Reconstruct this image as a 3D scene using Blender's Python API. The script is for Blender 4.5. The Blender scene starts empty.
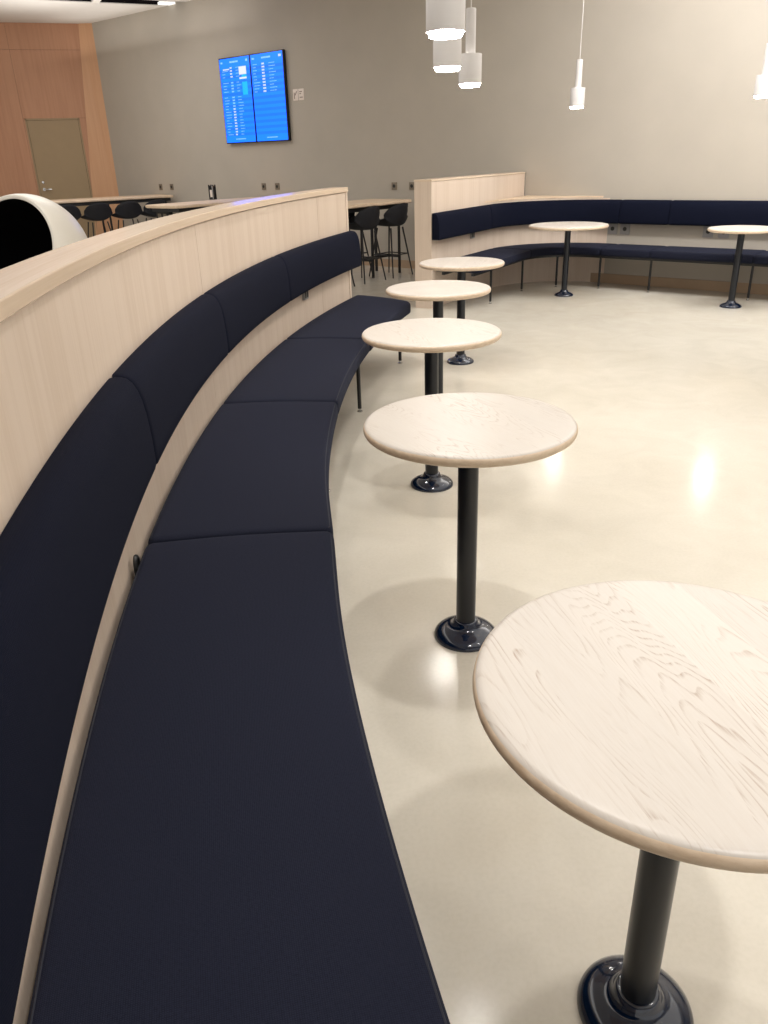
import bpy, bmesh, math, random
from mathutils import Vector, Matrix
random.seed(7)
PI = math.pi
sc = bpy.context.scene
COL = sc.collection

# ------------------------------------------------------------------ helpers
def obj(name, bm, mats, parent=None, smooth=True, angle=35):
    bmesh.ops.recalc_face_normals(bm, faces=bm.faces[:])
    me = bpy.data.meshes.new(name)
    bm.to_mesh(me); bm.free()
    if not isinstance(mats, (list, tuple)): mats = [mats]
    for m in mats: me.materials.append(m)
    if smooth:
        for p in me.polygons: p.use_smooth = True
        me.set_sharp_from_angle(angle=math.radians(angle))
    o = bpy.data.objects.new(name, me)
    COL.objects.link(o)
    if parent: o.parent = parent
    return o

def tag(o, label, cat, group=None):
    o['label'] = label; o['category'] = cat
    if group: o['group'] = group
    return o

def thing(name, label, cat, loc=(0, 0, 0), rotz=0.0, group=None):
    o = bpy.data.objects.new(name, None); COL.objects.link(o)
    o.location = loc; o.rotation_euler = (0, 0, rotz); o.empty_display_size = .1
    return tag(o, label, cat, group)

def struct(name, bm, m, smooth=False, parent=None):
    o = obj(name, bm, m, parent, smooth)
    if not parent: o['kind'] = 'structure'
    return o

def dup(root, label, loc=None, rotz=None, group=None):
    r = root.copy(); COL.objects.link(r)
    if loc is not None: r.location = loc
    if rotz is not None: r.rotation_euler = (0, 0, rotz)
    r['label'] = label
    if group: r['group'] = group
    for ch in list(root.children):
        c = ch.copy(); COL.objects.link(c); c.parent = r
        for g in list(ch.children):
            d = g.copy(); COL.objects.link(d); d.parent = c
    return r

def BM(): return bmesh.new()

def add_box(bm, lo, hi, M=None, bevel=0.0, mat=0):
    vs = [bm.verts.new((x, y, z)) for x in (lo[0], hi[0]) for y in (lo[1], hi[1]) for z in (lo[2], hi[2])]
    idx = [(0, 1, 3, 2), (4, 6, 7, 5), (0, 4, 5, 1), (2, 3, 7, 6), (0, 2, 6, 4), (1, 5, 7, 3)]
    fs = [bm.faces.new([vs[i] for i in f]) for f in idx]
    for f in fs: f.material_index = mat
    if bevel > 0:
        es = list({e for f in fs for e in f.edges})
        r = bmesh.ops.bevel(bm, geom=es, offset=bevel, segments=2, affect='EDGES', profile=.6)
        vs = list({v for f in r['faces'] for v in f.verts} | {v for v in vs if v.is_valid})
        vs = [v for v in vs if v.is_valid]
    if M is not None:
        bmesh.ops.transform(bm, matrix=M, verts=vs)
    return vs

def add_lathe(bm, prof, segs=48, M=None, mat=0, close=False):
    rings = []; allv = []
    for (r, z) in prof:
        if r < 1e-6:
            v = bm.verts.new((0, 0, z)); rings.append([v]); allv.append(v)
        else:
            ring = [bm.verts.new((r*math.cos(2*PI*i/segs), r*math.sin(2*PI*i/segs), z)) for i in range(segs)]
            rings.append(ring); allv += ring
    pairs = list(zip(rings[:-1], rings[1:]))
    if close: pairs.append((rings[-1], rings[0]))
    for a, b in pairs:
        for i in range(segs):
            j = (i+1) % segs
            if len(a) == 1 and len(b) == 1: continue
            if len(a) == 1: f = bm.faces.new((a[0], b[i], b[j]))
            elif len(b) == 1: f = bm.faces.new((a[i], a[j], b[0]))
            else: f = bm.faces.new((a[i], a[j], b[j], b[i]))
            f.material_index = mat
    if M is not None: bmesh.ops.transform(bm, matrix=M, verts=allv)
    return allv

def add_tube(bm, pts, r, segs=10, closed=False, mat=0):
    pts = [Vector(p) for p in pts]; n = len(pts); rings = []
    prev = None
    for i, p in enumerate(pts):
        if closed: t = pts[(i+1) % n]-pts[i-1]
        else: t = pts[min(i+1, n-1)]-pts[max(i-1, 0)]
        t.normalize()
        if prev is None:
            a = Vector((0, 0, 1)) if abs(t.z) < .9 else Vector((1, 0, 0))
            u = t.cross(a).normalized()
        else:
            u = (prev-t*prev.dot(t)).normalized()
        prev = u; v = t.cross(u)
        rr = r[i] if isinstance(r, (list, tuple)) else r
        rings.append([bm.verts.new(p+u*(rr*math.cos(2*PI*k/segs))+v*(rr*math.sin(2*PI*k/segs))) for k in range(segs)])
    m = n if closed else n-1
    for i in range(m):
        a, b = rings[i], rings[(i+1) % n]
        for k in range(segs):
            f = bm.faces.new((a[k], a[(k+1) % segs], b[(k+1) % segs], b[k])); f.material_index = mat
    if not closed:
        bm.faces.new(rings[0]); bm.faces.new(rings[-1])

def frange(a, b, step):
    n = max(1, int(math.ceil(abs(b-a)/step)))
    return [a+(b-a)*i/n for i in range(n+1)]

def add_sweep(bm, path, ts, prof, caps=True, mat=0):
    """path(t)-> (x,y,nx,ny,arc); prof(t)-> closed list of (o,z)."""
    uvl = bm.loops.layers.uv.verify()
    rings = []; arcs = []
    for t in ts:
        x, y, nx, ny, s = path(t)
        rings.append([bm.verts.new((x+nx*o, y+ny*o, z)) for o, z in prof(t)]); arcs.append(s)
    P0 = prof(ts[0]); L = [0]
    for i in range(len(P0)):
        a, b = P0[i], P0[(i+1) % len(P0)]
        L.append(L[-1]+math.hypot(b[0]-a[0], b[1]-a[1]))
    for i in range(len(ts)-1):
        for k in range(len(P0)):
            kk = (k+1) % len(P0)
            f = bm.faces.new((rings[i][k], rings[i][kk], rings[i+1][kk], rings[i+1][k])); f.material_index = mat
            uv = ((arcs[i], L[k]), (arcs[i], L[k+1]), (arcs[i+1], L[k+1]), (arcs[i+1], L[k]))
            for lp, q in zip(f.loops, uv): lp[uvl].uv = q
    if caps:
        for ring in (rings[0], rings[-1]):
            f = bm.faces.new(ring); f.material_index = mat
            for lp in f.loops: lp[uvl].uv = (lp.vert.co.x+lp.vert.co.y, lp.vert.co.z)
    return rings

def rect(o0, o1, z0, z1, rc=0.0, n=3):
    if rc <= 0: return [(o0, z0), (o1, z0), (o1, z1), (o0, z1)]
    out = []
    for cx, cz, a0 in ((o0+rc, z0+rc, PI), (o1-rc, z0+rc, 1.5*PI), (o1-rc, z1-rc, 0), (o0+rc, z1-rc, .5*PI)):
        for i in range(n+1):
            a = a0+.5*PI*i/n
            out.append((cx+rc*math.cos(a), cz+rc*math.sin(a)))
    return out

# ------------------------------------------------------------------ materials
def mat_base(name):
    m = bpy.data.materials.new(name); m.use_nodes = True
    nt = m.node_tree; b = nt.nodes['Principled BSDF']
    return m, nt, b

def N(nt, typ, **kw):
    n = nt.nodes.new(typ)
    for k, v in kw.items(): setattr(n, k, v)
    return n

def rgb(r, g, b):
    def f(c):
        c /= 255.0
        return c/12.92 if c <= .04045 else ((c+.055)/1.055)**2.4
    return (f(r), f(g), f(b), 1)

def plain(name, col, rough=.5, metal=0.0, spec=.5, noise=0.0, nscale=8.0, coat=0.0):
    m, nt, b = mat_base(name)
    b.inputs['Roughness'].default_value = rough; b.inputs['Metallic'].default_value = metal
    b.inputs['Specular IOR Level'].default_value = spec
    b.inputs['Coat Weight'].default_value = coat; b.inputs['Coat Roughness'].default_value = .08
    tc = N(nt, 'ShaderNodeTexCoord'); nz = N(nt, 'ShaderNodeTexNoise')
    nz.inputs['Scale'].default_value = nscale; nz.inputs['Detail'].default_value = 5
    nt.links.new(tc.outputs['Object'], nz.inputs['Vector'])
    mx = N(nt, 'ShaderNodeMixRGB'); mx.blend_type = 'MULTIPLY'; mx.inputs['Color1'].default_value = col
    rp = N(nt, 'ShaderNodeValToRGB')
    rp.color_ramp.elements[0].color = (1-noise,)*3+(1,); rp.color_ramp.elements[0].position = .3
    rp.color_ramp.elements[1].color = (1+noise*.3,)*3+(1,); rp.color_ramp.elements[1].position = .7
    nt.links.new(nz.outputs['Fac'], rp.inputs['Fac']); nt.links.new(rp.outputs['Color'], mx.inputs['Color2'])
    mx.inputs['Fac'].default_value = 1
    nt.links.new(mx.outputs['Color'], b.inputs['Base Color'])
    return m

def emit(name, col, strength):
    m, nt, b = mat_base(name)
    b.inputs['Base Color'].default_value = (.0, .0, .0, 1)
    b.inputs['Emission Color'].default_value = col; b.inputs['Emission Strength'].default_value = strength
    return m

def wood(name, light, dark, scale, coord='Object', rough=.45, amount=.5, coat=0.0, fine=1.0):
    """straight, fine grain; scale = per-axis frequency (low along the grain)."""
    m, nt, b = mat_base(name)
    b.inputs['Roughness'].default_value = rough
    b.inputs['Coat Weight'].default_value = coat; b.inputs['Coat Roughness'].default_value = .15
    tc = N(nt, 'ShaderNodeTexCoord'); mp = N(nt, 'ShaderNodeMapping')
    mp.inputs['Scale'].default_value = scale
    nt.links.new(tc.outputs[coord], mp.inputs['Vector'])
    n1 = N(nt, 'ShaderNodeTexNoise'); n1.inputs['Scale'].default_value = 1; n1.inputs['Detail'].default_value = 6; n1.inputs['Roughness'].default_value = .65
    nt.links.new(mp.outputs['Vector'], n1.inputs['Vector'])
    n2 = N(nt, 'ShaderNodeTexNoise'); n2.inputs['Scale'].default_value = .12; n2.inputs['Detail'].default_value = 3
    nt.links.new(mp.outputs['Vector'], n2.inputs['Vector'])
    ad = N(nt, 'ShaderNodeMath', operation='ADD'); ad.use_clamp = False
    ml = N(nt, 'ShaderNodeMath', operation='MULTIPLY'); ml.inputs[1].default_value = .8
    nt.links.new(n2.outputs['Fac'], ml.inputs[0]); nt.links.new(n1.outputs['Fac'], ad.inputs[0]); nt.links.new(ml.outputs[0], ad.inputs[1])
    rp = N(nt, 'ShaderNodeValToRGB')
    rp.color_ramp.elements[0].position = .9-.35*amount; rp.color_ramp.elements[0].color = dark
    rp.color_ramp.elements[1].position = .9+.25*amount; rp.color_ramp.elements[1].color = light
    nt.links.new(ad.outputs[0], rp.inputs['Fac']); nt.links.new(rp.outputs['Color'], b.inputs['Base Color'])
    bp = N(nt, 'ShaderNodeBump'); bp.inputs['Strength'].default_value = .06; bp.inputs['Distance'].default_value = .002
    nt.links.new(n1.outputs['Fac'], bp.inputs['Height']); nt.links.new(bp.outputs['Normal'], b.inputs['Normal'])
    return m

def tabletop_wood(name, light, mid, line):
    """whitewashed ash: cathedral figure and fine pores along local X."""
    m, nt, b = mat_base(name)
    b.inputs['Roughness'].default_value = .38
    tc = N(nt, 'ShaderNodeTexCoord'); oi = N(nt, 'ShaderNodeObjectInfo')
    off = N(nt, 'ShaderNodeVectorMath', operation='SCALE'); off.inputs['Scale'].default_value = 7.0
    cmb = N(nt, 'ShaderNodeCombineXYZ')
    for k in range(3): nt.links.new(oi.outputs['Random'], cmb.inputs[k])
    nt.links.new(cmb.outputs[0], off.inputs[0])
    av0 = N(nt, 'ShaderNodeVectorMath', operation='ADD')
    nt.links.new(tc.outputs['Object'], av0.inputs[0]); nt.links.new(off.outputs[0], av0.inputs[1])
    sp = N(nt, 'ShaderNodeSeparateXYZ'); nt.links.new(av0.outputs[0], sp.inputs[0])
    my = N(nt, 'ShaderNodeMath', operation='MULTIPLY'); my.inputs[1].default_value = 9.0; nt.links.new(sp.outputs['Y'], my.inputs[0])
    fl = N(nt, 'ShaderNodeMath', operation='FLOOR'); nt.links.new(my.outputs[0], fl.inputs[0])
    wn_ = N(nt, 'ShaderNodeTexWhiteNoise'); wn_.noise_dimensions = '1D'; nt.links.new(fl.outputs[0], wn_.inputs['W'])
    sc_ = N(nt, 'ShaderNodeVectorMath', operation='SCALE'); sc_.inputs['Scale'].default_value = 5.0; nt.links.new(wn_.outputs['Color'], sc_.inputs[0])
    av = N(nt, 'ShaderNodeVectorMath', operation='ADD')
    nt.links.new(av0.outputs[0], av.inputs[0]); nt.links.new(sc_.outputs[0], av.inputs[1])
    def mapped(s):
        mp = N(nt, 'ShaderNodeMapping'); mp.inputs['Scale'].default_value = s
        nt.links.new(av.outputs[0], mp.inputs['Vector']); return mp.outputs['Vector']
    # figure height field, ring lines are its level sets
    n1 = N(nt, 'ShaderNodeTexNoise'); n1.inputs['Scale'].default_value = 1; n1.inputs['Detail'].default_value = 2.0; n1.inputs['Roughness'].default_value = .35
    nt.links.new(mapped((1.3, 8.0, 5)), n1.inputs['Vector'])
    mu = N(nt, 'ShaderNodeMath', operation='MULTIPLY'); mu.inputs[1].default_value = 40.0
    nt.links.new(n1.outputs['Fac'], mu.inputs[0])
    fr = N(nt, 'ShaderNodeMath', operation='FRACT'); nt.links.new(mu.outputs[0], fr.inputs[0])
    r1 = N(nt, 'ShaderNodeValToRGB'); e = r1.color_ramp.elements
    e[0].position = 0; e[0].color = (1, 1, 1, 1); e[1].position = .3; e[1].color = (0, 0, 0, 1)
    x = r1.color_ramp.elements.new(.93); x.color = (0, 0, 0, 1)
    x = r1.color_ramp.elements.new(1.0); x.color = (1, 1, 1, 1)
    nt.links.new(fr.outputs[0], r1.inputs['Fac'])
    # patches where the figure shows
    n2 = N(nt, 'ShaderNodeTexNoise'); n2.inputs['Scale'].default_value = 1; n2.inputs['Detail'].default_value = 1.0
    nt.links.new(mapped((2.5, 8, 4)), n2.inputs['Vector'])
    r2 = N(nt, 'ShaderNodeValToRGB'); r2.color_ramp.elements[0].position = .36; r2.color_ramp.elements[1].position = .6
    nt.links.new(n2.outputs['Fac'], r2.inputs['Fac'])
    # pores: short dashes
    n3 = N(nt, 'ShaderNodeTexNoise'); n3.inputs['Scale'].default_value = 1; n3.inputs['Detail'].default_value = 4.0; n3.inputs['Roughness'].default_value = .7
    nt.links.new(mapped((14, 260, 60)), n3.inputs['Vector'])
    r3 = N(nt, 'ShaderNodeValToRGB'); r3.color_ramp.elements[0].position = .38; r3.color_ramp.elements[1].position = .62
    nt.links.new(n3.outputs['Fac'], r3.inputs['Fac'])
    m1 = N(nt, 'ShaderNodeMath', operation='MULTIPLY'); nt.links.new(r1.outputs['Color'], m1.inputs[0]); nt.links.new(r2.outputs['Color'], m1.inputs[1])
    m2 = N(nt, 'ShaderNodeMath', operation='MULTIPLY'); nt.links.new(m1.outputs[0], m2.inputs[0]); nt.links.new(r3.outputs['Color'], m2.inputs[1])
    c1 = N(nt, 'ShaderNodeMixRGB'); c1.inputs['Color1'].default_value = light; c1.inputs['Color2'].default_value = mid
    m4 = N(nt, 'ShaderNodeMath', operation='MULTIPLY'); m4.inputs[1].default_value = .45
    nt.links.new(r3.outputs['Color'], m4.inputs[0]); nt.links.new(m4.outputs[0], c1.inputs['Fac'])
    c2 = N(nt, 'ShaderNodeMixRGB'); c2.inputs['Color2'].default_value = line
    nt.links.new(c1.outputs['Color'], c2.inputs['Color1']); nt.links.new(m2.outputs[0], c2.inputs['Fac'])
    tn = N(nt, 'ShaderNodeMapRange'); tn.inputs['To Min'].default_value = .955; tn.inputs['To Max'].default_value = 1.03; nt.links.new(wn_.outputs['Value'], tn.inputs['Value'])
    c3 = N(nt, 'ShaderNodeVectorMath', operation='SCALE'); nt.links.new(c2.outputs['Color'], c3.inputs[0]); nt.links.new(tn.outputs[0], c3.inputs['Scale'])
    nt.links.new(c3.outputs[0], b.inputs['Base Color'])
    bp = N(nt, 'ShaderNodeBump'); bp.inputs['Strength'].default_value = .12; bp.inputs['Distance'].default_value = .001; bp.invert = True
    nt.links.new(m2.outputs[0], bp.inputs['Height']); nt.links.new(bp.outputs['Normal'], b.inputs['Normal'])
    return m

def fabric(name, col, col2, spec=.15, sheen=.04):
    m, nt, b = mat_base(name)
    b.inputs['Roughness'].default_value = .88; b.inputs['Specular IOR Level'].default_value = spec
    b.inputs['Sheen Weight'].default_value = sheen; b.inputs['Sheen Roughness'].default_value = .5
    b.inputs['Sheen Tint'].default_value = rgb(150, 160, 200)
    tc = N(nt, 'ShaderNodeTexCoord')
    def wave(direction):
        w = N(nt, 'ShaderNodeTexWave'); w.wave_type = 'BANDS'; w.bands_direction = direction
        w.inputs['Scale'].default_value = 110; w.inputs['Distortion'].default_value = 1.0; w.inputs['Detail'].default_value = 1
        nt.links.new(tc.outputs['UV'], w.inputs['Vector']); return w
    a, c = wave('X'), wave('Y')
    ad = N(nt, 'ShaderNodeMath', operation='MULTIPLY'); nt.links.new(a.outputs['Fac'], ad.inputs[0]); nt.links.new(c.outputs['Fac'], ad.inputs[1])
    nz = N(nt, 'ShaderNodeTexNoise'); nz.inputs['Scale'].default_value = 220; nz.inputs['Detail'].default_value = 3
    nt.links.new(tc.outputs['UV'], nz.inputs['Vector'])
    a2 = N(nt, 'ShaderNodeMath', operation='ADD'); nt.links.new(ad.outputs[0], a2.inputs[0]); nt.links.new(nz.outputs['Fac'], a2.inputs[1])
    rp = N(nt, 'ShaderNodeValToRGB'); rp.color_ramp.elements[0].position = .25; rp.color_ramp.elements[0].color = col
    rp.color_ramp.elements[1].position = 1.0; rp.color_ramp.elements[1].color = col2
    nt.links.new(a2.outputs[0], rp.inputs['Fac']); nt.links.new(rp.outputs['Color'], b.inputs['Base Color'])
    bp = N(nt, 'ShaderNodeBump'); bp.inputs['Strength'].default_value = .25; bp.inputs['Distance'].default_value = .001
    nt.links.new(a2.outputs[0], bp.inputs['Height']); nt.links.new(bp.outputs['Normal'], b.inputs['Normal'])
    return m

def concrete(name):
    m, nt, b = mat_base(name)
    tc = N(nt, 'ShaderNodeTexCoord')
    n1 = N(nt, 'ShaderNodeTexNoise'); n1.inputs['Scale'].default_value = .8; n1.inputs['Detail'].default_value = 5; n1.inputs['Distortion'].default_value = .6
    n2 = N(nt, 'ShaderNodeTexNoise'); n2.inputs['Scale'].default_value = 3.5; n2.inputs['Detail'].default_value = 6; n2.inputs['Roughness'].default_value = .6; n2.inputs['Distortion'].default_value = 1.0
    n3 = N(nt, 'ShaderNodeTexNoise'); n3.inputs['Scale'].default_value = 90; n3.inputs['Detail'].default_value = 3
    for n in (n1, n2, n3): nt.links.new(tc.outputs['Object'], n.inputs['Vector'])
    r1 = N(nt, 'ShaderNodeValToRGB'); r1.color_ramp.elements[0].position = .32; r1.color_ramp.elements[0].color = rgb(205, 198, 184)
    r1.color_ramp.elements[1].position = .68; r1.color_ramp.elements[1].color = rgb(213, 207, 195)
    nt.links.new(n1.outputs['Fac'], r1.inputs['Fac'])
    r2 = N(nt, 'ShaderNodeValToRGB'); r2.color_ramp.elements[0].position = .35; r2.color_ramp.elements[0].color = (.945, .942, .935, 1)
    r2.color_ramp.elements[1].position = .7; r2.color_ramp.elements[1].color = (1.02, 1.02, 1.02, 1)
    nt.links.new(n2.outputs['Fac'], r2.inputs['Fac'])
    mx = N(nt, 'ShaderNodeMixRGB'); mx.blend_type = 'MULTIPLY'; mx.inputs['Fac'].default_value = 1
    nt.links.new(r1.outputs['Color'], mx.inputs['Color1']); nt.links.new(r2.outputs['Color'], mx.inputs['Color2'])
    r3 = N(nt, 'ShaderNodeValToRGB'); r3.color_ramp.elements[0].position = .3; r3.color_ramp.elements[0].color = (.96, .96, .95, 1)
    r3.color_ramp.elements[1].position = .6; r3.color_ramp.elements[1].color = (1, 1, 1, 1)
    nt.links.new(n3.outputs['Fac'], r3.inputs['Fac'])
    mx2 = N(nt, 'ShaderNodeMixRGB'); mx2.blend_type = 'MULTIPLY'; mx2.inputs['Fac'].default_value = 1
    nt.links.new(mx.outputs['Color'], mx2.inputs['Color1']); nt.links.new(r3.outputs['Color'], mx2.inputs['Color2'])
    nt.links.new(mx2.outputs['Color'], b.inputs['Base Color'])
    rr = N(nt, 'ShaderNodeMapRange'); rr.inputs['To Min'].default_value = .12; rr.inputs['To Max'].default_value = .2
    nt.links.new(n2.outputs['Fac'], rr.inputs['Value']); nt.links.new(rr.outputs[0], b.inputs['Roughness'])
    b.inputs['Specular IOR Level'].default_value = .5
    bp = N(nt, 'ShaderNodeBump'); bp.inputs['Strength'].default_value = .012; bp.inputs['Distance'].default_value = .003
    nt.links.new(n2.outputs['Fac'], bp.inputs['Height']); nt.links.new(bp.outputs['Normal'], b.inputs['Normal'])
    return m

M_floor = concrete('polished_concrete')
M_wall = plain('wall_paint', rgb(180, 172, 160), .85, noise=.04, nscale=2.5, spec=.2)
M_ceil = plain('ceiling_paint', rgb(225, 220, 212), .85, noise=.02)
M_dark = plain('slot_dark', rgb(24, 20, 22), .9, spec=.1)
M_woodwall = wood('wall_veneer', rgb(186, 138, 106), rgb(172, 123, 92), (22, 22, .9), 'Object', .55, .7)
M_woodpale = wood('pale_veneer', rgb(206, 160, 122), rgb(196, 148, 110), (26, 26, .9), 'Object', .5, .9)
M_door = plain('door_paint', rgb(158, 136, 104), .6, noise=.03)
M_panel = wood('ash_panel', rgb(217, 199, 182), rgb(207, 187, 168), (95, 95, 1.4), 'Object', .5, .8)
M_cap = wood('ash_cap', rgb(224, 203, 180), rgb(215, 193, 168), (2, 110, 20), 'UV', .2, .6)
M_ledge = wood('ash_ledge', rgb(226, 203, 176), rgb(212, 187, 158), (3, 40, 20), 'Object', .42, .7)
M_base = plain('skirting_wood', rgb(170, 145, 119), .6, noise=.06)
M_top = tabletop_wood('whitewashed_ash', rgb(202, 195, 187), rgb(196, 187, 177), rgb(164, 146, 131))
M_edge_shade = wood('ash_edge_shade', rgb(226, 206, 182), rgb(202, 177, 150), (40, 40, 160), 'Object', .4, 1.0)  # tanner ash: shading of the table rim put into the colour
M_navy = plain('navy_gloss', rgb(9, 27, 52), .1, spec=.6, coat=.6)
M_pole = plain('navy_satin', rgb(14, 19, 28), .28, spec=.5)
M_fab = fabric('navy_wool', rgb(14, 17, 30), rgb(30, 33, 49))
M_fab_shade = fabric('navy_wool_shade', rgb(9, 12, 25), rgb(15, 19, 36), .1, .01)  # seat wool again, darkened: the backrests' shade is in the colour
M_pipe = plain('navy_piping', rgb(24, 27, 40), .8)
M_black = plain('black_metal', rgb(14, 14, 16), .4)
M_chrome = plain('chrome', rgb(200, 200, 200), .15, metal=1)
M_white = plain('white_lacquer', rgb(240, 236, 226), .35, noise=.01)
M_lamp = plain('lamp_white', rgb(206, 202, 199), .45, noise=.01)
M_glow = emit('lamp_glow', (1.0, .95, .88, 1), 80.0)
M_upglow = emit('lamp_upper_glow', (1.0, .95, .86, 1), 5.0)
M_lining = plain('black_lining', rgb(5, 5, 6), .95, spec=.1)
M_shell = plain('dark_upholstery', rgb(13, 14, 21), .8, noise=.1, nscale=60)
M_plate = plain('socket_steel', rgb(128, 118, 104), .45, metal=.3)
M_socket = plain('socket_dark', rgb(40, 38, 36), .6)
M_grey = plain('conduit_grey', rgb(150, 148, 146), .5)
M_sign = plain('sign_white', rgb(226, 214, 204), .5)
M_mark = plain('sign_mark', rgb(140, 124, 112), .6)
M_screenblk = plain('screen_frame', rgb(8, 12, 24), .3)
M_blue = emit('screen_blue', (.0, .11, 1.0, 1), 2.6)
M_blue2 = emit('screen_row_blue', (.0, .082, .9, 1), 2.6)
M_cyan = emit('screen_cyan', (.0, .55, .95, 1), 1.0)
M_pale = emit('screen_pale', (.35, .75, 1.0, 1), 1.0)
M_wht = emit('screen_white', (.85, .9, 1.0, 1), 1.0)

# ------------------------------------------------------------------ camera
f_px, pitch, roll, cz = 773.083, 0.429433, -0.0314259, 1.40468
fw = Vector((0, math.cos(pitch), -math.sin(pitch))); up = Vector((0, math.sin(pitch), math.cos(pitch))); rt = Vector((1, 0, 0))
r2 = rt*math.cos(roll)+up*math.sin(roll); u2 = up*math.cos(roll)-rt*math.sin(roll)
cd = bpy.data.cameras.new('camera'); cam = bpy.data.objects.new('camera', cd); COL.objects.link(cam)
cam.matrix_world = Matrix(((r2.x, u2.x, -fw.x, 0), (r2.y, u2.y, -fw.y, 0), (r2.z, u2.z, -fw.z, cz), (0, 0, 0, 1)))
cd.sensor_fit = 'VERTICAL'; cd.sensor_height = 36; cd.sensor_width = 27; cd.lens = f_px/1024*36; cd.clip_start = .02
sc.camera = cam

# ------------------------------------------------------------------ room shell
NX, NY, WD = .641052, .767498, 8.86659           # back wall: NX*x+NY*y = WD
def W(s, d, z=0.0):                              # wall frame: s along the wall, d out into the room
    return Vector((NY*s+NX*(WD-d), -NX*s+NY*(WD-d), z))
ROTW = math.atan2(-NX, NY)                       # local +X along the wall, local -Y into the room
HC = 3.63

bm = BM(); add_box(bm, (-16, -7, -.1), (14, 20, 0)); struct('floor', bm, M_floor)

WS0, WS1 = -13.62, 9.0
bm = BM(); add_box(bm, (WS0, 0, 0), (WS1, .12, HC+.5), Matrix.Translation(W(0, 0))@Matrix.Rotation(ROTW, 4, 'Z')); struct('wall_back', bm, M_wall)
bm = BM(); add_box(bm, (WS0+.3, -.012, 0), (WS1, 0, .105), Matrix.Translation(W(0, 0))@Matrix.Rotation(ROTW, 4, 'Z'), bevel=.003); struct('baseboard_back', bm, M_base)

# wood veneer wall on the left
A = Vector((-4.94, 15.49)); e = Vector((.9535, .3015)); wn = Vector((e.y, -e.x))    # wn points into the room
RW = math.atan2(e.y, e.x)
MW = Matrix.Translation((A.x, A.y, 0))@Matrix.Rotation(RW, 4, 'Z')                   # local x along the wall, local -y into the room
bm = BM()
ys = [0, 3.24, HC]
xs = [-9, -6.0, -3.55, -1.17, .0]
d0, d1, dz = -1.145, -.245, 2.2                                                         # door opening in local x / height
add_box(bm, (-9, .012, 0), (.25, .06, HC), MW, mat=1)
g = .0015
def wpanel(x0, x1, z0, z1):
    if x1-x0 > .02 and z1-z0 > .02: add_box(bm, (x0+g, 0, z0+g), (x1-g, .012, z1-g), MW)
for x0, x1 in zip(xs[:-2], xs[1:-1]): wpanel(x0, x1, 0, 3.24); wpanel(x0, x1, 3.24, HC)
wpanel(-1.17, 0, 3.24, HC); wpanel(-1.17, 0, dz, 3.24); wpanel(-1.17, d0, 0, dz); wpanel(d1, 0, 0, dz)
struct('wall_left', bm, [M_woodwall, M_dark])
# paler slanted strip between the wood wall and the back wall
bm = BM()
cor = W(-13.545, 0)
tp = MW@Vector((0, -.004, HC)); bt = MW@Vector((-.33, -.004, 0))
v = [bm.verts.new(p) for p in (tp, bt, (cor.x, cor.y, 0), (cor.x, cor.y, HC))]
bm.faces.new(v); struct('trim_1', bm, M_woodpale)
# door
bm = BM(); add_box(bm, (d0+.03, -.004, 0), (d1-.03, .03, dz-.03), MW, bevel=.002); door = struct('door_1', bm, M_door)
bm = BM()
add_box(bm, (d0-.0, -.008, 0), (d0+.026, .03, dz), MW); add_box(bm, (d1-.026, -.008, 0), (d1, .03, dz), MW); add_box(bm, (d0, -.008, dz-.026), (d1, .03, dz), MW)
obj('door_frame', bm, M_door, door, False)
bm = BM()
hx = d0+.1
add_lathe(bm, [(0, -.012), (.026, -.012), (.026, 0), (0, 0)], 20, MW@Matrix.Translation((hx, -.004, 1.06))@Matrix.Rotation(PI/2, 4, 'X')@Matrix.Rotation(PI, 4, 'X'))
pts = [MW@Vector(p) for p in ((hx, -.004, 1.06), (hx, -.05, 1.06), (hx+.02, -.056, 1.06), (hx+.13, -.056, 1.06))]
add_tube(bm, pts, .01)
obj('door_handle', bm, M_chrome, door)
bm = BM(); add_lathe(bm, [(0, -.01), (.02, -.01), (.02, 0), (0, 0)], 16, MW@Matrix.Translation((hx, -.006, 1.18))@Matrix.Rotation(-PI/2, 4, 'X'))
obj('lock_cylinder', bm, M_chrome, door)

# ceiling: far slab, open dark slot, near slab
s0 = Vector((-4.8, 13.36)); sdv = Vector((1.67, .78)).normalized(); snv = Vector((-sdv.y, sdv.x))
MS = Matrix.Translation((s0.x, s0.y, 0))@Matrix.Rotation(math.atan2(sdv.y, sdv.x), 4, 'Z')
bm = BM(); add_box(bm, (-14, .0, HC), (9, 9, HC+.012), MS); add_box(bm, (-14, -26, HC), (22, -.42, HC+.12), MS); struct('ceiling', bm, M_ceil)
bm = BM(); add_box(bm, (-14, -.42, HC+.3), (9, .0, HC+.34), MS); add_box(bm, (-14, -.44, HC+.12), (9, -.42, HC+.34), MS); add_box(bm, (-14, 0, HC+.012), (9, .02, HC+.34), MS); struct('trim_2', bm, M_dark)
# fittings hanging in the slot
bm = BM(); add_box(bm, (.75, -.40, HC-.01), (.86, -.03, HC+.1), MS, bevel=.004)
o = obj('slot_bracket', bm, M_white); tag(o, 'small white bracket in the dark ceiling slot at the top left', 'bracket')
bm = BM(); add_box(bm, (1.72, -.2, HC+.0), (1.98, -.06, HC+.03), MS)
o = obj('slot_light', bm, emit('slot_glow', (1, .95, .88, 1), 1.2)); tag(o, 'bright strip light inside the ceiling slot close to the grey wall', 'light')

# ------------------------------------------------------------------ left partition + banquette (arc about C0)
C0 = (9.6, 2.85)
def arcp(a):                                    # a in degrees; o = radius
    t = math.radians(a); return (C0[0], C0[1], -math.cos(t), math.sin(t), t*10.3)

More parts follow.
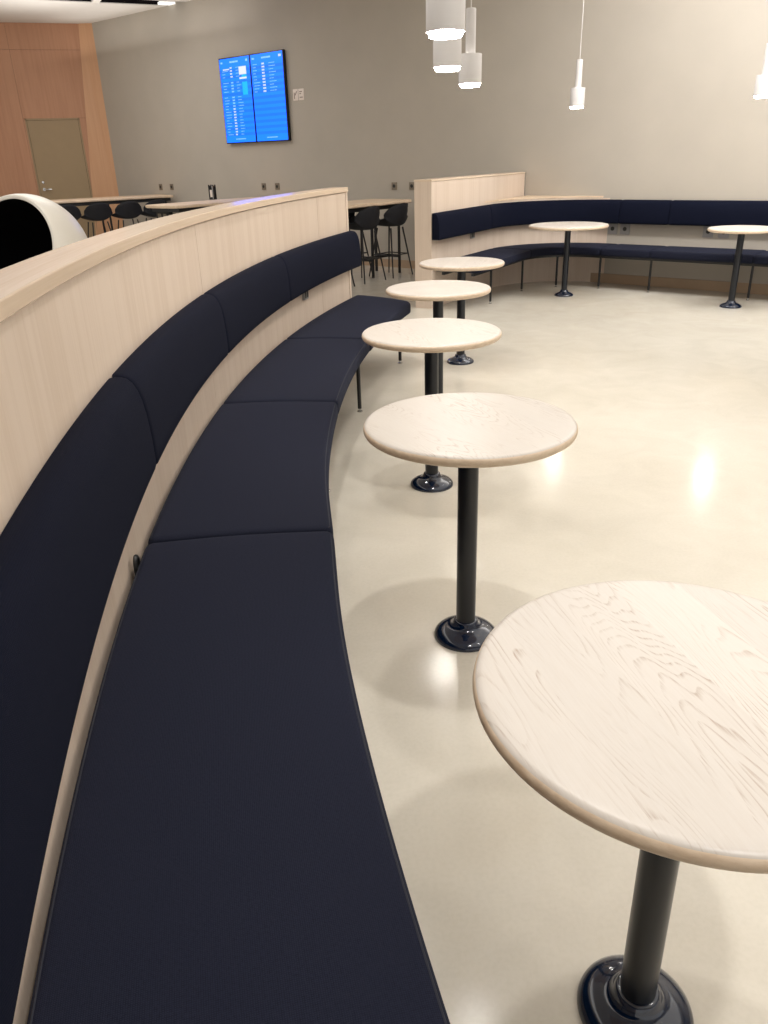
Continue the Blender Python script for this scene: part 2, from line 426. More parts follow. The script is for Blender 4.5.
def rolled_ends(t0, t1, rr, step):
    """stations with inset values so that the ends are rounded"""
    k = [0, .08, .3, .6, 1.0]
    out = [(t0+rr*x, x) for x in k]+[(t, 1.0) for t in frange(t0+rr, t1-rr, step)[1:-1]]+[(t1-rr*x, x) for x in reversed(k)]
    return out

def add_cushion(bm, path, t0, t1, rr, o0, o1, z0, z1, rc, step, shrink=.012, crown=0.0, plan=None):
    st = rolled_ends(t0, t1, rr, step)
    inset = {t: shrink*(1-math.sqrt(max(0, 1-(1-x)**2))) for t, x in st}
    def prof(t):
        i = inset[t]; a, b = o0, o1
        if plan: a, b = plan(t, o0, o1)
        s = 1 if b > a else -1
        P = rect(min(a, b)+i, max(a, b)-i, z0+i, z1-i, rc, 4)
        if crown:
            w = abs(b-a); c = (a+b)/2
            # subdivide the top edge for a soft crown
            k = 15 if False else None
            n = 4; top0 = (2*(n+1))+n; Q = P[:top0+1]
            A_, B_ = P[top0], P[top0+1]
            for q in range(1, 6):
                u = q/6; Q.append((A_[0]+(B_[0]-A_[0])*u, A_[1]+(B_[1]-A_[1])*u+crown*math.sin(PI*u)))
            Q += P[top0+1:]
            P = Q
        return P
    add_sweep(bm, path, [t for t, _ in st], prof)

def back_profile(oB, oF, z0, z1, i=0.0):
    """convex backrest section: upright front that rolls over softly to the top rear edge"""
    sg = 1 if oF > oB else -1
    d = abs(oF-oB)
    P = [(0, 0), (.3, 0), (.6, 0), (.84, 0), (.95, .012), (1, .055), (1, .16), (.995, .3), (.975, .45), (.94, .6), (.875, .74), (.78, .85), (.65, .93), (.5, .975), (.33, .995), (.15, 1), (0, .99), (0, .66), (0, .33)]
    out = []
    for a, b in P:
        o = a*d; z = z0+b*(z1-z0)
        o += (.5-a)*2*i; z += (.5-b)*2*i
        out.append((oB+sg*o, z))
    return out
def add_back(bm, path, t0, t1, rr, oB, oF, z0, z1, step):
    st = rolled_ends(t0, t1, rr, step)
    inset = {t: .009*(1-math.sqrt(max(0, 1-(1-x)**2))) for t, x in st}
    add_sweep(bm, path, [t for t, _ in st], lambda t: back_profile(oB, oF, z0, z1, inset[t]))

def piping_loop(path, t0, t1, oa, ob, z, step):
    ts = frange(t0, t1, step); L = []
    for t in ts:
        x, y, nx, ny, _ = path(t); L.append((x+nx*oa, y+ny*oa, z))
    for t in reversed(ts):
        x, y, nx, ny, _ = path(t); L.append((x+nx*ob, y+ny*ob, z))
    return L

PT = thing('partition', 'long curved pale ash partition behind the navy banquette in the left foreground', 'partition', (0, 0, 0))
PA0, PA1 = -20.0, 18.45
bm = BM(); add_sweep(bm, arcp, frange(PA0, PA1-.25, .75), lambda t: rect(10.335, 10.425, .0, 1.17)); obj('core', bm, M_dark, PT, False)
seams = [PA0, -12.6, 2.47, 14.95, PA1-.2]
for a, b in zip(seams[:-1], seams[1:]):
    bm = BM(); add_sweep(bm, arcp, frange(a+.009, b-.009, .5), lambda t: rect(10.33, 10.336, .05, 1.182)); obj('panel', bm, M_panel, PT)
bm = BM(); add_sweep(bm, arcp, frange(PA0, PA1-.2, .5), lambda t: rect(10.424, 10.43, .05, 1.182)); obj('back_panel', bm, M_panel, PT)
bm = BM(); add_sweep(bm, arcp, frange(PA0, PA1-.02, .4), lambda t: rect(10.318, 10.445, 1.186, 1.218, .0025, 1)); obj('cap', bm, M_cap, PT, True, 20)
bm = BM(); add_sweep(bm, arcp, frange(PA0, PA1-.25, .5), lambda t: rect(10.332, 10.428, .0, .05)); obj('plinth', bm, M_base, PT)
bm = BM(); add_sweep(bm, arcp, frange(PA1-.19, PA1, .1), lambda t: rect(10.326, 10.434, .0, 1.186, .002, 1)); obj('end_panel', bm, M_panel, PT)
def outlet(parent, x, y, z, ang, w=.075, h=.05):
    """small twin socket box whose face looks along direction ang"""
    M = Matrix.Translation((x, y, z))@Matrix.Rotation(ang, 4, 'Z')
    bm = BM(); add_box(bm, (0, -w/2, -h/2), (.018, w/2, h/2), M, bevel=.003); p = obj('power_outlet', bm, M_grey, parent)
    bm = BM()
    for k in (-1, 1): add_box(bm, (.016, k*w*.25-.013, -h*.33), (.0195, k*w*.25+.013, h*.33), M)
    obj('socket_hole', bm, M_socket, p, False)
x, y, nx, ny, _ = arcp(12.8); outlet(PT, x+nx*10.33, y+ny*10.33, .617, math.atan2(-ny, -nx), .085, .062)

BQ = thing('banquette', 'long curved navy upholstered banquette against the near pale partition, left foreground', 'bench', (0, 0, 0))
SA = [-20.2, -4.98, 2.58, 9.95, 18.95]
SEAT_F = 9.797
def bulge(t): return .013*math.exp(-((t+5.2)/2.2)**2)
def plan_mid(t, a, b): return a, b-bulge(t)
TEND = 18.95
def shift(t):
    k = min(1, max(0, (t-11.0)/(TEND-11.0))); return 1.45*k*k
def endp(t):
    """the end of the bench is cut askew: its front corner stops short of the rear one"""
    th = math.radians(t); tf = math.radians(t-shift(t))
    B = Vector((C0[0]-10.318*math.cos(th), C0[1]+10.318*math.sin(th))); F = Vector((C0[0]-SEAT_F*math.cos(tf), C0[1]+SEAT_F*math.sin(tf)))
    n = (B-F).normalized(); o = B-n*10.318
    return (o.x, o.y, n.x, n.y, th*10.3)
def plan_last(t, a, b):
    th = math.radians(t); tf = math.radians(t-shift(t))
    L = math.hypot(10.318*math.cos(th)-SEAT_F*math.cos(tf), 10.318*math.sin(th)-SEAT_F*math.sin(tf))
    k = min(1, max(0, (t-(TEND-.65))/.65))
    return a, a-L*(1-.17*(1-math.sqrt(max(0, 1-k*k))))
for i, (a, b) in enumerate(zip(SA[:-1], SA[1:])):
    pth, pl = (endp, plan_last) if i == 3 else (arcp, plan_mid)
    bm = BM()
    add_cushion(bm, pth, a+.01, b-.01, .16, 10.314, SEAT_F, .362, .443, .022, .35 if i < 3 else .12, .012, .006, pl)
    s = obj('seat_cushion', bm, M_fab, BQ, True, 60)
    bm = BM(); L = []
    ts = frange(a+.1, b-.12, .3 if i < 3 else .12)
    for t in ts:
        x, y, nx, ny, _ = pth(t); o1 = pl(t+(.1 if i == 3 else 0), 10.318, SEAT_F)[1]
        L.append((x+nx*(o1+.009), y+ny*(o1+.009), .4375))
    for t in reversed(ts):
        x, y, nx, ny, _ = pth(t); L.append((x+nx*10.304, y+ny*10.304, .4385))
    add_tube(bm, L, .0022, 6, True); obj('piping', bm, M_pipe, s)
for a, b in zip([-20.2, -4.98, 2.42, 9.72], [-4.98, 2.42, 9.72, 18.62]):
    bm = BM(); add_back(bm, arcp, a+.004, b-.004, .12, 10.328, 10.245, .662, .918, .35); obj('backrest_cushion', bm, M_fab_shade, BQ, True, 60)
bm = BM(); add_sweep(bm, arcp, frange(-20, 17.2, .5), lambda t: rect(9.87, 9.90, .335, .364)); add_sweep(bm, arcp, frange(-20, 18.2, .5), lambda t: rect(10.22, 10.25, .335, .364))
for a in (-12.6, -5.13, 2.5, 9.85, 17.6):
    add_sweep(bm, arcp, [a-.08, a+.08], lambda t: rect(9.90, 10.22, .335, .36))
obj('seat_frame', bm, M_black, BQ, False)
def bench_leg(parent, x, y, ztop=.345, r=.012):
    bm = BM(); add_lathe(bm, [(0, .022), (r, .022), (r, ztop), (0, ztop)], 14, Matrix.Translation((x, y, 0))); l = obj('leg', bm, M_black, parent)
    bm = BM(); add_lathe(bm, [(0, .0), (.017, .0), (.017, .006), (.007, .010), (.007, .024), (0, .024)], 14, Matrix.Translation((x, y, 0))); obj('foot_glide', bm, M_chrome, l)
for a in (-12.6, -5.13, 2.72, 9.9, 17.0):
    x, y, nx, ny, _ = arcp(a); bench_leg(BQ, x+nx*9.875, y+ny*9.875)
# little webbing loop sticking out behind the seat
x, y, nx, ny, _ = arcp(-5.75); cx, cy = x+nx*10.312, y+ny*10.312
bm = BM(); tx, ty = ny, -nx
pts = []
for i in range(11):
    a = PI*i/10; pts.append((cx+tx*(-.018+.018*(1-math.cos(a)))-nx*0.0, cy+ty*(-.018+.018*(1-math.cos(a))), .435+.03*math.sin(a)))
add_tube(bm, [(pts[0][0], pts[0][1], .38)]+pts+[(pts[-1][0], pts[-1][1], .40)], .006, 8); obj('strap_loop', bm, M_black, BQ)

# ------------------------------------------------------------------ far partition + banquette
R0 = Vector((.545, 7.97)); u1 = Vector((.524, .852)).normalized(); m1 = Vector((u1.y, -u1.x))   # m1 into the seating bay
rho = .935
tw = Vector((NY, -NX)); nw = Vector((NX, NY))
tcor = (WD-R0.dot(nw))/u1.dot(nw); CORN = R0+u1*tcor
half = math.acos(max(-1, min(1, (-u1).dot(tw))))/2
tl = rho/math.tan(half); t1 = tcor-tl
turn = PI-2*half; L1 = t1; L2 = L1+rho*turn
cen = R0+u1*t1+m1*rho
a_start = math.atan2(-m1.y, -m1.x)
S_T = (CORN+tw*tl).dot(tw)
def farp(t):
    if t <= L1:
        p = R0+u1*t; n = m1
    elif t <= L2:
        a = a_start-(t-L1)/rho
        d = Vector((math.cos(a), math.sin(a))); p = cen+d*rho; n = -d
    else:
        p = CORN+tw*(tl+(t-L2)); n = -nw
    return (p.x, p.y, n.x, n.y, t)
def tS(s): return L2+(s-S_T)

FP = thing('partition', 'short tall pale ash partition standing out from the grey wall beside the far banquette', 'partition', (0, 0, 0))
lin = lambda t: (R0.x+u1.x*t, R0.y+u1.y*t, m1.x, m1.y, t)
bm = BM(); add_sweep(bm, lin, [.02, tcor-.16], lambda t: rect(-.18, 0, 0, 1.185)); obj('panel', bm, M_panel, FP, False)
bm = BM(); add_sweep(bm, lin, [tcor-.155, tcor-.02], lambda t: rect(-.18, -.002, 0, 1.185)); obj('panel', bm, M_panel, FP, False)
bm = BM(); add_sweep(bm, lin, [0, .02], lambda t: rect(-.183, .003, 0, 1.187, .001, 1)); obj('end_panel', bm, M_panel, FP, False)
bm = BM(); add_sweep(bm, lin, [-.002, tcor-.02], lambda t: rect(-.186, .006, 1.187, 1.205, .002, 1)); obj('cap', bm, M_cap, FP, False)
# low curved panel and the shelf that fills the corner
LP = thing('corner_shelf', 'pale ash corner shelf with low curved panel behind the far banquette', 'shelf', (0, 0, 0))
tsF = frange(L1-.02, L2+.01, .06)
bm = BM(); add_sweep(bm, farp, tsF, lambda t: rect(-.018, 0, .0, .923)); obj('panel', bm, M_panel, LP)
bm = BM()
outl = []
for t in frange(L1-.1, L2-.07, .06):
    x, y, nx, ny, _ = farp(t); outl.append((x+nx*.006, y+ny*.006))
outl += [tuple(CORN+tw*(tl-.07)-nw*.004), tuple(CORN-nw*.004+tw*.03), ]
lo = [bm.verts.new((x, y, .925)) for x, y in outl]; hi = [bm.verts.new((x, y, .944)) for x, y in outl]
bm.faces.new(lo); bm.faces.new(hi)
for i in range(len(lo)):
    j = (i+1) % len(lo); bm.faces.new((lo[i], lo[j], hi[j], hi[i]))
obj('shelf_top', bm, M_ledge, LP, False)
x, y, nx, ny, _ = farp(.93); outlet(FP, x, y, .63, math.atan2(ny, nx), .085, .075)

FB = thing('banquette', 'far navy upholstered banquette curving from the tall partition along the grey wall', 'bench', (0, 0, 0))
sw = [-3.79, -3.23, -2.2, -1.2, -.16, .9, 1.95, 3.0]
stF = [.04, 1.42]+[tS(s) for s in sw]
for i, (a, b) in enumerate(zip(stF[:-1], stF[1:])):
    bm = BM()
    pl = None
    if i == 0:
        def pl(t, a_, b_):
            k = max(0, (.14-t)/.1); return a_, a_+(b_-a_)*(1-.2*(1-math.sqrt(max(0, 1-min(1, k)**2))))
    add_cushion(bm, farp, a+.002, b-.002, .03, .012, .51, .358, .442, .022, .06, .012, .006, pl)
    s = obj('seat_cushion', bm, M_fab, FB, True, 60)
    bm = BM(); add_tube(bm, piping_loop(farp, a+.03, b-.03, .03, .501, .4375, .08), .0025, 6, True); obj('piping', bm, M_pipe, s)
btF = [-.01, 1.25]+[tS(s) for s in sw]
for a, b in zip(btF[:-1], btF[1:]):
    bm = BM(); add_back(bm, farp, a+.001, b-.001, .022, .008, .095, .66, .907, .06); obj('backrest_cushion', bm, M_fab_shade, FB, True, 60)
bm = BM()
for o0, o1 in ((.41, .44), (.09, .12)): add_sweep(bm, farp, frange(.05, stF[-1]-.05, .08), lambda t: rect(o0, o1, .33, .36))
obj('seat_frame', bm, M_black, FB, False)
mid = (L1+L2)/2
for t in (.5, 1.38, mid+.17, tS(-3.81), tS(-3.235), tS(-2.21), tS(-1.2), tS(-.16), tS(.9)):
    x, y, nx, ny, _ = farp(t); bench_leg(FB, x+nx*.425, y+ny*.425, .34)

# outlets on the wall
def wall_socket(s, z, label, grp, w=.085, pm=None):
    t = thing('wall_socket', label, 'socket', W(s, 0, z), ROTW, grp)
    bm = BM(); add_box(bm, (-w/2, -.012, -w/2-.004), (w/2, 0, w/2+.004), bevel=.003); obj('plate', bm, pm or M_plate, t)
    bm = BM(); add_lathe(bm, [(0, 0), (.022, 0), (.022, .004), (0, .004)], 20, Matrix.Translation((0, -.011, 0))@Matrix.Rotation(PI/2, 4, 'X')); obj('socket_face', bm, M_socket, t, False)
wall_socket(-12.23, 1.055, 'left wall socket of the pair near the wood wall corner', 'wall sockets above the bar tables')
wall_socket(-11.92, 1.055, 'right wall socket of the pair near the wood wall corner', 'wall sockets above the bar tables')
wall_socket(-9.61, 1.055, 'left wall socket of the pair under the blue departure screens', 'wall sockets above the bar tables')
wall_socket(-9.31, 1.055, 'right wall socket of the pair under the blue departure screens', 'wall sockets above the bar tables')
wall_socket(-7.04, 1.055, 'wall socket above the bar stools, left of its pair', 'wall sockets above the bar tables')
wall_socket(-6.74, 1.055, 'wall socket beside the top of the far partition, right of its pair', 'wall sockets above the bar tables')
for s, lab in ((-3.885, 'left grey socket under the far backrest, right of the corner shelf panel'), (-3.74, 'right grey socket under the far backrest, next to the corner shelf panel'), (-2.82, 'left grey socket under the far backrest, behind the far right table'), (-2.66, 'right grey socket under the far backrest, behind the far right table')):
    wall_socket(s, .60, lab, 'sockets under the far backrest', .11, M_grey)

# ------------------------------------------------------------------ pedestal tables
def top_profile(R, t):
    P = [(0, 0), (R-.012, 0)]
    for i in range(9):
        a = -PI/2+PI*i/8
        P.append((R-.014+.014*math.cos(a), t/2+(t/2)*math.sin(a)))
    P += [(R-.03, t), (0, t)]
    return P
HT, TT = .72, .03
def make_table(R, label, loc, rz, group):
    T = thing('pedestal_table', label, 'table', loc, rz, group)
    bm = BM(); add_lathe(bm, top_profile(R, TT), 128, Matrix.Translation((0, 0, HT-TT)))
    for f in bm.faces:
        c = f.calc_center_median(); rr = math.hypot(c.x, c.y)
        f.material_index = 1 if (rr > R-.0115 and c.z < HT-.003) or c.z < HT-TT+.004 else 0
    obj('tabletop', bm, [M_top, M_edge_shade], T, True, 50)
    bm = BM(); add_lathe(bm, [(0, .03), (.0305, .03), (.0305, HT-TT-.006), (.06, HT-TT-.005), (.06, HT-TT), (0, HT-TT)], 40); obj('pole', bm, M_pole, T)
    P = [(0, 0), (.100, 0), (.1005, .006), (.098, .013), (.090, .021), (.076, .029), (.062, .034), (.052, .037), (.046, .042), (.041, .050), (.038, .058), (.0345, .062), (.0305, .062), (0, .062)]
    bm = BM(); add_lathe(bm, P, 64); bs = obj('base', bm, M_navy, T, True, 50)
    return T
G1 = 'round pedestal tables'
tA = make_table(.302, 'nearest round whitewashed table, cut off by the right edge of the photo', (.4209, .8843, 0), math.radians(-76), G1)
for lab, (x, y), rz in (('second nearest round pedestal table, just behind the big foreground table', (.2500, 2.0991), -62),
                        ('third round pedestal table from the front, with its foot seen behind the second table', (.2293, 3.3630), -70),
                        ('fourth round pedestal table from the front, its foot hidden behind the third table', (.3514, 4.5684), 20),
                        ('fifth round pedestal table from the front, before the tall partition end', (.6064, 5.7184), 75)):
    dup(tA, lab, (x, y, 0), math.radians(rz))
tF = make_table(.407, 'larger round table in front of the curve of the far banquette', (2.0115, 8.5305, 0), math.radians(10), G1)
dup(tA, 'round pedestal table at the far right before the wall banquette', (3.4096, 7.5793, 0), math.radians(130))

# ------------------------------------------------------------------ pendant lamps
LB = 1.785
def make_lamp(label, x, y):
    T = thing('pendant_lamp', label, 'lamp', (x, y, HC), 0, 'white cylinder pendant lamps')
    Z = Matrix.Translation((0, 0, LB-HC))
    bm = BM(); add_lathe(bm, [(.065, .016), (.069, .016), (.069, .172), (.0675, .175), (.066, .172), (.066, .016)], 48, Z, close=True); obj('lamp_shade', bm, M_lamp, T)
    bm = BM(); add_lathe(bm, [(0, .0), (.055, .0), (.0595, .004), (.061, .016), (.0655, .018), (.0655, .026), (0, .026)], 48, Z); obj('diffuser', bm, M_glow, T)
    bm = BM(); add_lathe(bm, [(0, .13), (.030, .13), (.030, .407), (.027, .41), (0, .41)], 36, Z); obj('upper_tube', bm, M_lamp, T)
    bm = BM(); add_lathe(bm, [(.032, .14), (.0655, .14), (.0655, .144), (.032, .144)], 36, Z, close=True); obj('upper_glow_ring', bm, M_upglow, T, False)
    bm = BM(); add_tube(bm, [(0, 0, LB-HC+.405), (0, 0, -.02)], .003, 8); obj('cord', bm, M_lamp, T)
    bm = BM(); add_lathe(bm, [(0, 0), (.05, 0), (.05, -.025), (.04, -.03), (0, -.03)], 24); obj('ceiling_rose', bm, M_lamp, T)
    return T
lA = make_lamp('largest and nearest white cylinder pendant lamp, cut off by the photo top', .27, 3.18)
for lab, x, y in (('white pendant lamp half hidden behind the nearest pendant lamp', .38, 4.37),
                  ('white pendant lamp just right of the two overlapping lamps', .61, 5.40),
                  ('small far white pendant lamp hanging alone above the larger far table', 1.985, 8.40),
                  ('white pendant lamp at the right edge above the far right table', 3.40, 7.58)):
    dup(lA, lab, (x, y, HC))

# ------------------------------------------------------------------ departure screens and sign
SG = thing('display_screen', 'wall-mounted pair of upright blue flight information screens', 'screen', W(-9.62, .0, 2.245), ROTW)
bm = BM(); add_box(bm, (-.685, -.06, -.575), (-.004, -.01, .575), bevel=.004); add_box(bm, (.004, -.06, -.575), (.685, -.01, .575), bevel=.004); obj('housing', bm, M_screenblk, SG)
bm = BM(); add_box(bm, (-.4, -.012, -.3), (.4, 0, .3)); obj('wall_bracket', bm, M_black, SG, False)
for cx, nm in ((-.3445, 0), (.3445, 1)):
    bm = BM(); hw, hh, y = .328, .56, -.0615
    def q(x0, x1, z0, z1, mat, yy=y):
        vs = [bm.verts.new(p) for p in ((cx+x0, yy, z0), (cx+x1, yy, z0), (cx+x1, yy, z1), (cx+x0, yy, z1))]
        bm.faces.new(vs).material_index = mat
    q(-hw, hw, -hh, hh, 0)
    rows = 24; top, bot = .455, -.47; rh = (top-bot)/rows
    rnd = random.Random(3+nm)
    for i in range(rows):
        z = top-(i+1)*rh
        if i % 2: q(-hw, hw, z, z+rh, 1, y-.0004)
    def dash(x0, x1, i, mat, hgt=.42):
        z = top-(i+.5)*rh
        # a run of tiny separate marks standing for the unreadable characters
        x = x0
        while x < x1-.006:
            w = min(rnd.uniform(.010, .02), x1-x); q(x, x+w, z-rh*hgt/2, z+rh*hgt/2, mat, y-.0009); x += w+.005
    # heading, clock and footer marks
    def bar(x0, x1, z, h, mat):
        x = x0
        while x < x1-.006:
            w = min(rnd.uniform(.012, .022), x1-x); q(x, x+w, z-h/2, z+h/2, mat, y-.0009); x += w+.005
    bar(-.10, .09, .51, .022, 3); bar(-.30, -.25, .51, .022, 3); bar(.25, .30, .512, .03, 3 if nm == 0 else 4)
    bar(-.11, .12, -.515, .012, 3)
    if nm == 0:
        q(.09, .25, top-3.1*rh, top-.4*rh, 4, y-.0009); q(.09, .25, top-4.6*rh, top-4.0*rh, 4, y-.0009)
        q(.14, .25, top-10*rh, top-5.6*rh, 2, y-.0007); q(.14, .25, top-4.0*rh, top-3.2*rh, 2, y-.0007)
        bar(-.26, -.12, top-.9*rh, .018, 4)
        for i in range(rows):
            if i in (4, 9): continue
            dash(-.105, -.055, i, 4 if i < 4 or i > 13 else 3, .5)
            if i > 0: dash(-.28, -.28+rnd.uniform(.05, .13), i, 3, .22)
            dash(.02, .02+rnd.uniform(.06, .12), i, 3, .2)
    else:
        for i in range(10):
            dash(-.105, -.045, i, 4, .55); dash(-.29, -.29+rnd.uniform(.05, .13), i, 3, .22); dash(.04, .04+rnd.uniform(.08, .16), i, 3, .2)
    me = obj('screen', bm, [M_blue, M_blue2, M_cyan, M_pale, M_wht], SG, False)

SN = thing('wall_sign', 'small white two-panel sign on the wall right of the screens', 'sign', W(-8.735, 0, 2.25), ROTW)
bm = BM(); add_box(bm, (-.105, -.008, -.072), (.105, 0, .072), bevel=.002); obj('plate', bm, M_sign, SN)
bm = BM()
add_box(bm, (-.085, -.0095, -.05), (-.07, -.0078, .03)); add_box(bm, (-.0075, -.009, -.012), (.0075, -.0078, .012), Matrix.Translation((-.045, 0, .02))@Matrix.Rotation(.6, 4, 'Y')@Matrix.Scale(2.4, 4, (0, 0, 1)))
add_box(bm, (-.003, -.0095, -.072), (.003, -.0078, .072))
for k, w in ((.035, .05), (.01, .03), (-.035, .06)): add_box(bm, (.025, -.0095, k-.006), (.025+w, -.0078, k+.006))
obj('pictogram', bm, M_mark, SN, False)

# ------------------------------------------------------------------ bar tables
ZB = .91
def rounded_rect(x0, x1, y0, y1, r, n=5):
    P = []
    for cx, cy, a0 in ((x1-r, y1-r, 0), (x0+r, y1-r, PI/2), (x0+r, y0+r, PI), (x1-r, y0+r, 1.5*PI)):
        for i in range(n+1):
            a = a0+PI/2*i/n; P.append((cx+r*math.cos(a), cy+r*math.sin(a)))
    return P
def bar_table(label, s, rz, d0, d1, w, legs, ZB=ZB):
    """long axis along local -Y (out from the wall)"""
    T = thing('bar_table', label, 'table', W(s, 0, 0), ROTW+rz, 'high bar tables by the grey wall')
    bm = BM(); P = rounded_rect(-w/2, w/2, -d1, -d0, .09)
    def ring(ins, z): return [bm.verts.new((x*(1-ins/(w/2)) , (y+(d0+d1)/2)*(1-ins/((d1-d0)/2))-(d0+d1)/2, z)) for x, y in P]
    rr = [ring(.012, ZB-.04), ring(.0, ZB-.03), ring(0, ZB-.008), ring(.008, ZB)]
    for a, b in zip(rr[:-1], rr[1:]):
        for i in range(len(P)):
            j = (i+1) % len(P); bm.faces.new((a[i], a[j], b[j], b[i]))
    bm.faces.new(rr[0]); bm.faces.new(rr[-1])
    obj('tabletop', bm, M_ledge, T, True, 30)
    for x, d in legs:
        bm = BM(); add_box(bm, (x-.014, -d-.014, 0), (x+.014, -d+.014, ZB-.04), bevel=.003); obj('leg', bm, M_black, T)
    bm = BM()
    ds = sorted({d for _, d in legs}); xs_ = sorted({x for x, _ in legs})
    add_box(bm, (-.02, -ds[-1], .2), (.02, -ds[0], .235))
    for d in ds: add_box(bm, (xs_[0], -d-.015, .2), (xs_[-1], -d+.015, .235))
    obj('foot_rail', bm, M_black, T, False)
    bm = BM(); add_box(bm, (-w/2+.06, -d1+.1, ZB-.09), (w/2-.06, -d0-.06, ZB-.04)); obj('underframe', bm, M_black, T, False)
    return T
LEG3 = [(-.2, .42), (.2, .42), (.2, .97), (-.2, 1.3), (-.2, 2.3), (.2, 2.3)]
T3 = bar_table('high bar table beside the tall far partition, three dark stools along it', -6.85, 0, .3, 2.6, .74, LEG3)
T2 = bar_table('high bar table under the screens carrying the dark napkin holder', -9.42, 0, .04, 2.12, .72, [(-.2, .42), (.2, .42), (-.2, 1.85), (.2, 1.85)])
T1 = bar_table('long bar table below the door in the wood wall', -12.03, math.radians(-14), .05, 3.3, .74, [(-.2, .16), (.2, .16), (-.2, 1.15), (.2, 1.15), (-.2, 2.2), (.2, 2.2), (-.2, 3.1), (.2, 3.1)], .935)
# power box under the end of the middle table
p = W(-9.42, 1.92, 0)
PB = thing('power_box', 'small grey power box under the near end of the middle bar table', 'power box', (p.x, p.y, 0), ROTW)
bm = BM(); add_box(bm, (-.32, -.03, .66), (-.02, .03, .815), bevel=.005); obj('box', bm, M_socket, PB)
for k in (-.24, -.12):
    bm = BM(); add_box(bm, (k-.035, -.036, .71), (k+.035, -.029, .79), bevel=.002); obj('socket_face', bm, M_plate, PB)

# napkin holder
NH = thing('napkin_holder', 'small dark metal napkin holder with a white card on the middle bar table', 'napkin holder', (-2.405, 12.49, ZB), ROTW+.3)
bm = BM(); w, d, h = .034, .03, .205
for sx in (-1, 1):
    for sy in (-1, 1): add_box(bm, (sx*w-.008, sy*d-.008, 0), (sx*w+.008, sy*d+.008, h), bevel=.002)
add_box(bm, (-w-.008, -d-.008, 0), (w+.008, d+.008, .02), bevel=.002); add_box(bm, (-w, -d, .165), (w, d, .19), bevel=.002)
add_box(bm, (-w, -d+.02, .02), (w, d, .17))
obj('frame', bm, M_black, NH)
bm = BM(); add_box(bm, (-.022, -d-.004, .035), (.014, -d+.02, .135)); obj('card', bm, M_sign, NH, False)
bm = BM(); add_box(bm, (.022, -d-.012, .01), (.036, -d-.005, h-.01)); obj('side_plate', bm, M_grey, NH, False)

# ------------------------------------------------------------------ bar stools (front = local +X)
def make_stool(label, loc, rz, group):
    T = thing('bar_stool', label, 'stool', loc, rz, group)
    bm = BM(); nu, nv = 12, 18
    cl = []
    def centre(v):
        if v < .5:
            k = v/.5; x = .20-.37*k; z = .615-.012*math.sin(PI*k)+.012*(1-k)*(1-k)
        else:
            k = (v-.5)/.5; x = -.17-.055*math.sin(k*PI/2)-.03*k; z = .615+.27*k**1.15
        return x, z
    G = []
    for j in range(nv+1):
        v = j/nv; x, z = centre(v); row = []
        wdt = .235-.02*max(0, (.12-v)/.12)-.05*max(0, (v-.72)/.28)**1.6
        for i in range(nu+1):
            u = -1+2*i/nu
            side = abs(u)**2.4
            if v < .5: lift = .11*side*(.3+.7*v/.5); fwd = 0
            else:
                k = (v-.5)/.5; lift = .11*side*(1-k)-.05*side*k; fwd = .115*abs(u)**2*min(1, k*1.6+.35)
            row.append(bm.verts.new((x+fwd, u*wdt, z+lift)))
        G.append(row)
    for j in range(nv):
        for i in range(nu): bm.faces.new((G[j][i], G[j][i+1], G[j+1][i+1], G[j+1][i]))
    o = obj('seat_shell', bm, M_shell, T)
    so = o.modifiers.new('solid', 'SOLIDIFY'); so.thickness = .035; so.offset = -1
    ss = o.modifiers.new('sub', 'SUBSURF'); ss.levels = 1; ss.render_levels = 1
    feet = []
    for sx in (-1, 1):
        for sy in (-1, 1):
            a = Vector((sx*.11-.01, sy*.12, .595)); b = Vector((sx*.20-.01, sy*.205, 0)); feet.append((a, b))
            bm = BM(); add_tube(bm, [a, b], [.011, .008], 8); obj('leg', bm, M_black, T)
    bm = BM(); k = (.595-.27)/.595
    ps = [feet[i][0].lerp(feet[i][1], k) for i in (0, 1, 3, 2)]
    for a, b in zip(ps, ps[1:]+ps[:1]): add_tube(bm, [a, b], .007, 6)
    obj('foot_ring', bm, M_black, T)
    return T
GS = 'dark upholstered bar stools'
rz3 = ROTW+PI
p = W(-6.60, .68); st = make_stool('dark bar stool nearest the wall at the table beside the tall partition', (p.x, p.y, 0), rz3, GS)
p = W(-6.60, 1.24); dup(st, 'middle dark bar stool at the table beside the tall partition', (p.x, p.y, 0))
p = W(-7.12, .86); dup(st, 'dark bar stool on the other side of the bar table, seen past the front stools', (p.x, p.y, 0), ROTW)
p = W(-6.60, 1.84); dup(st, 'dark bar stool behind the partition end, its legs under the navy backrest', (p.x, p.y, 0))
M1 = T1.matrix_basis.copy()
for d, lab in ((.42, 'dark bar stool nearest the grey wall at the long bar table by the wood wall'), (.9, 'second dark bar stool from the grey wall at the long bar table'), (1.4, 'third dark bar stool from the grey wall at the long bar table'), (1.9, 'dark bar stool partly hidden by the white ball chair')):
    q_ = Matrix.Translation(W(-12.03, 0, 0))@Matrix.Rotation(ROTW-math.radians(14), 4, 'Z')@Vector((.30, -d, 0))
    dup(st, lab, (q_.x, q_.y, 0), ROTW-math.radians(14)+PI)

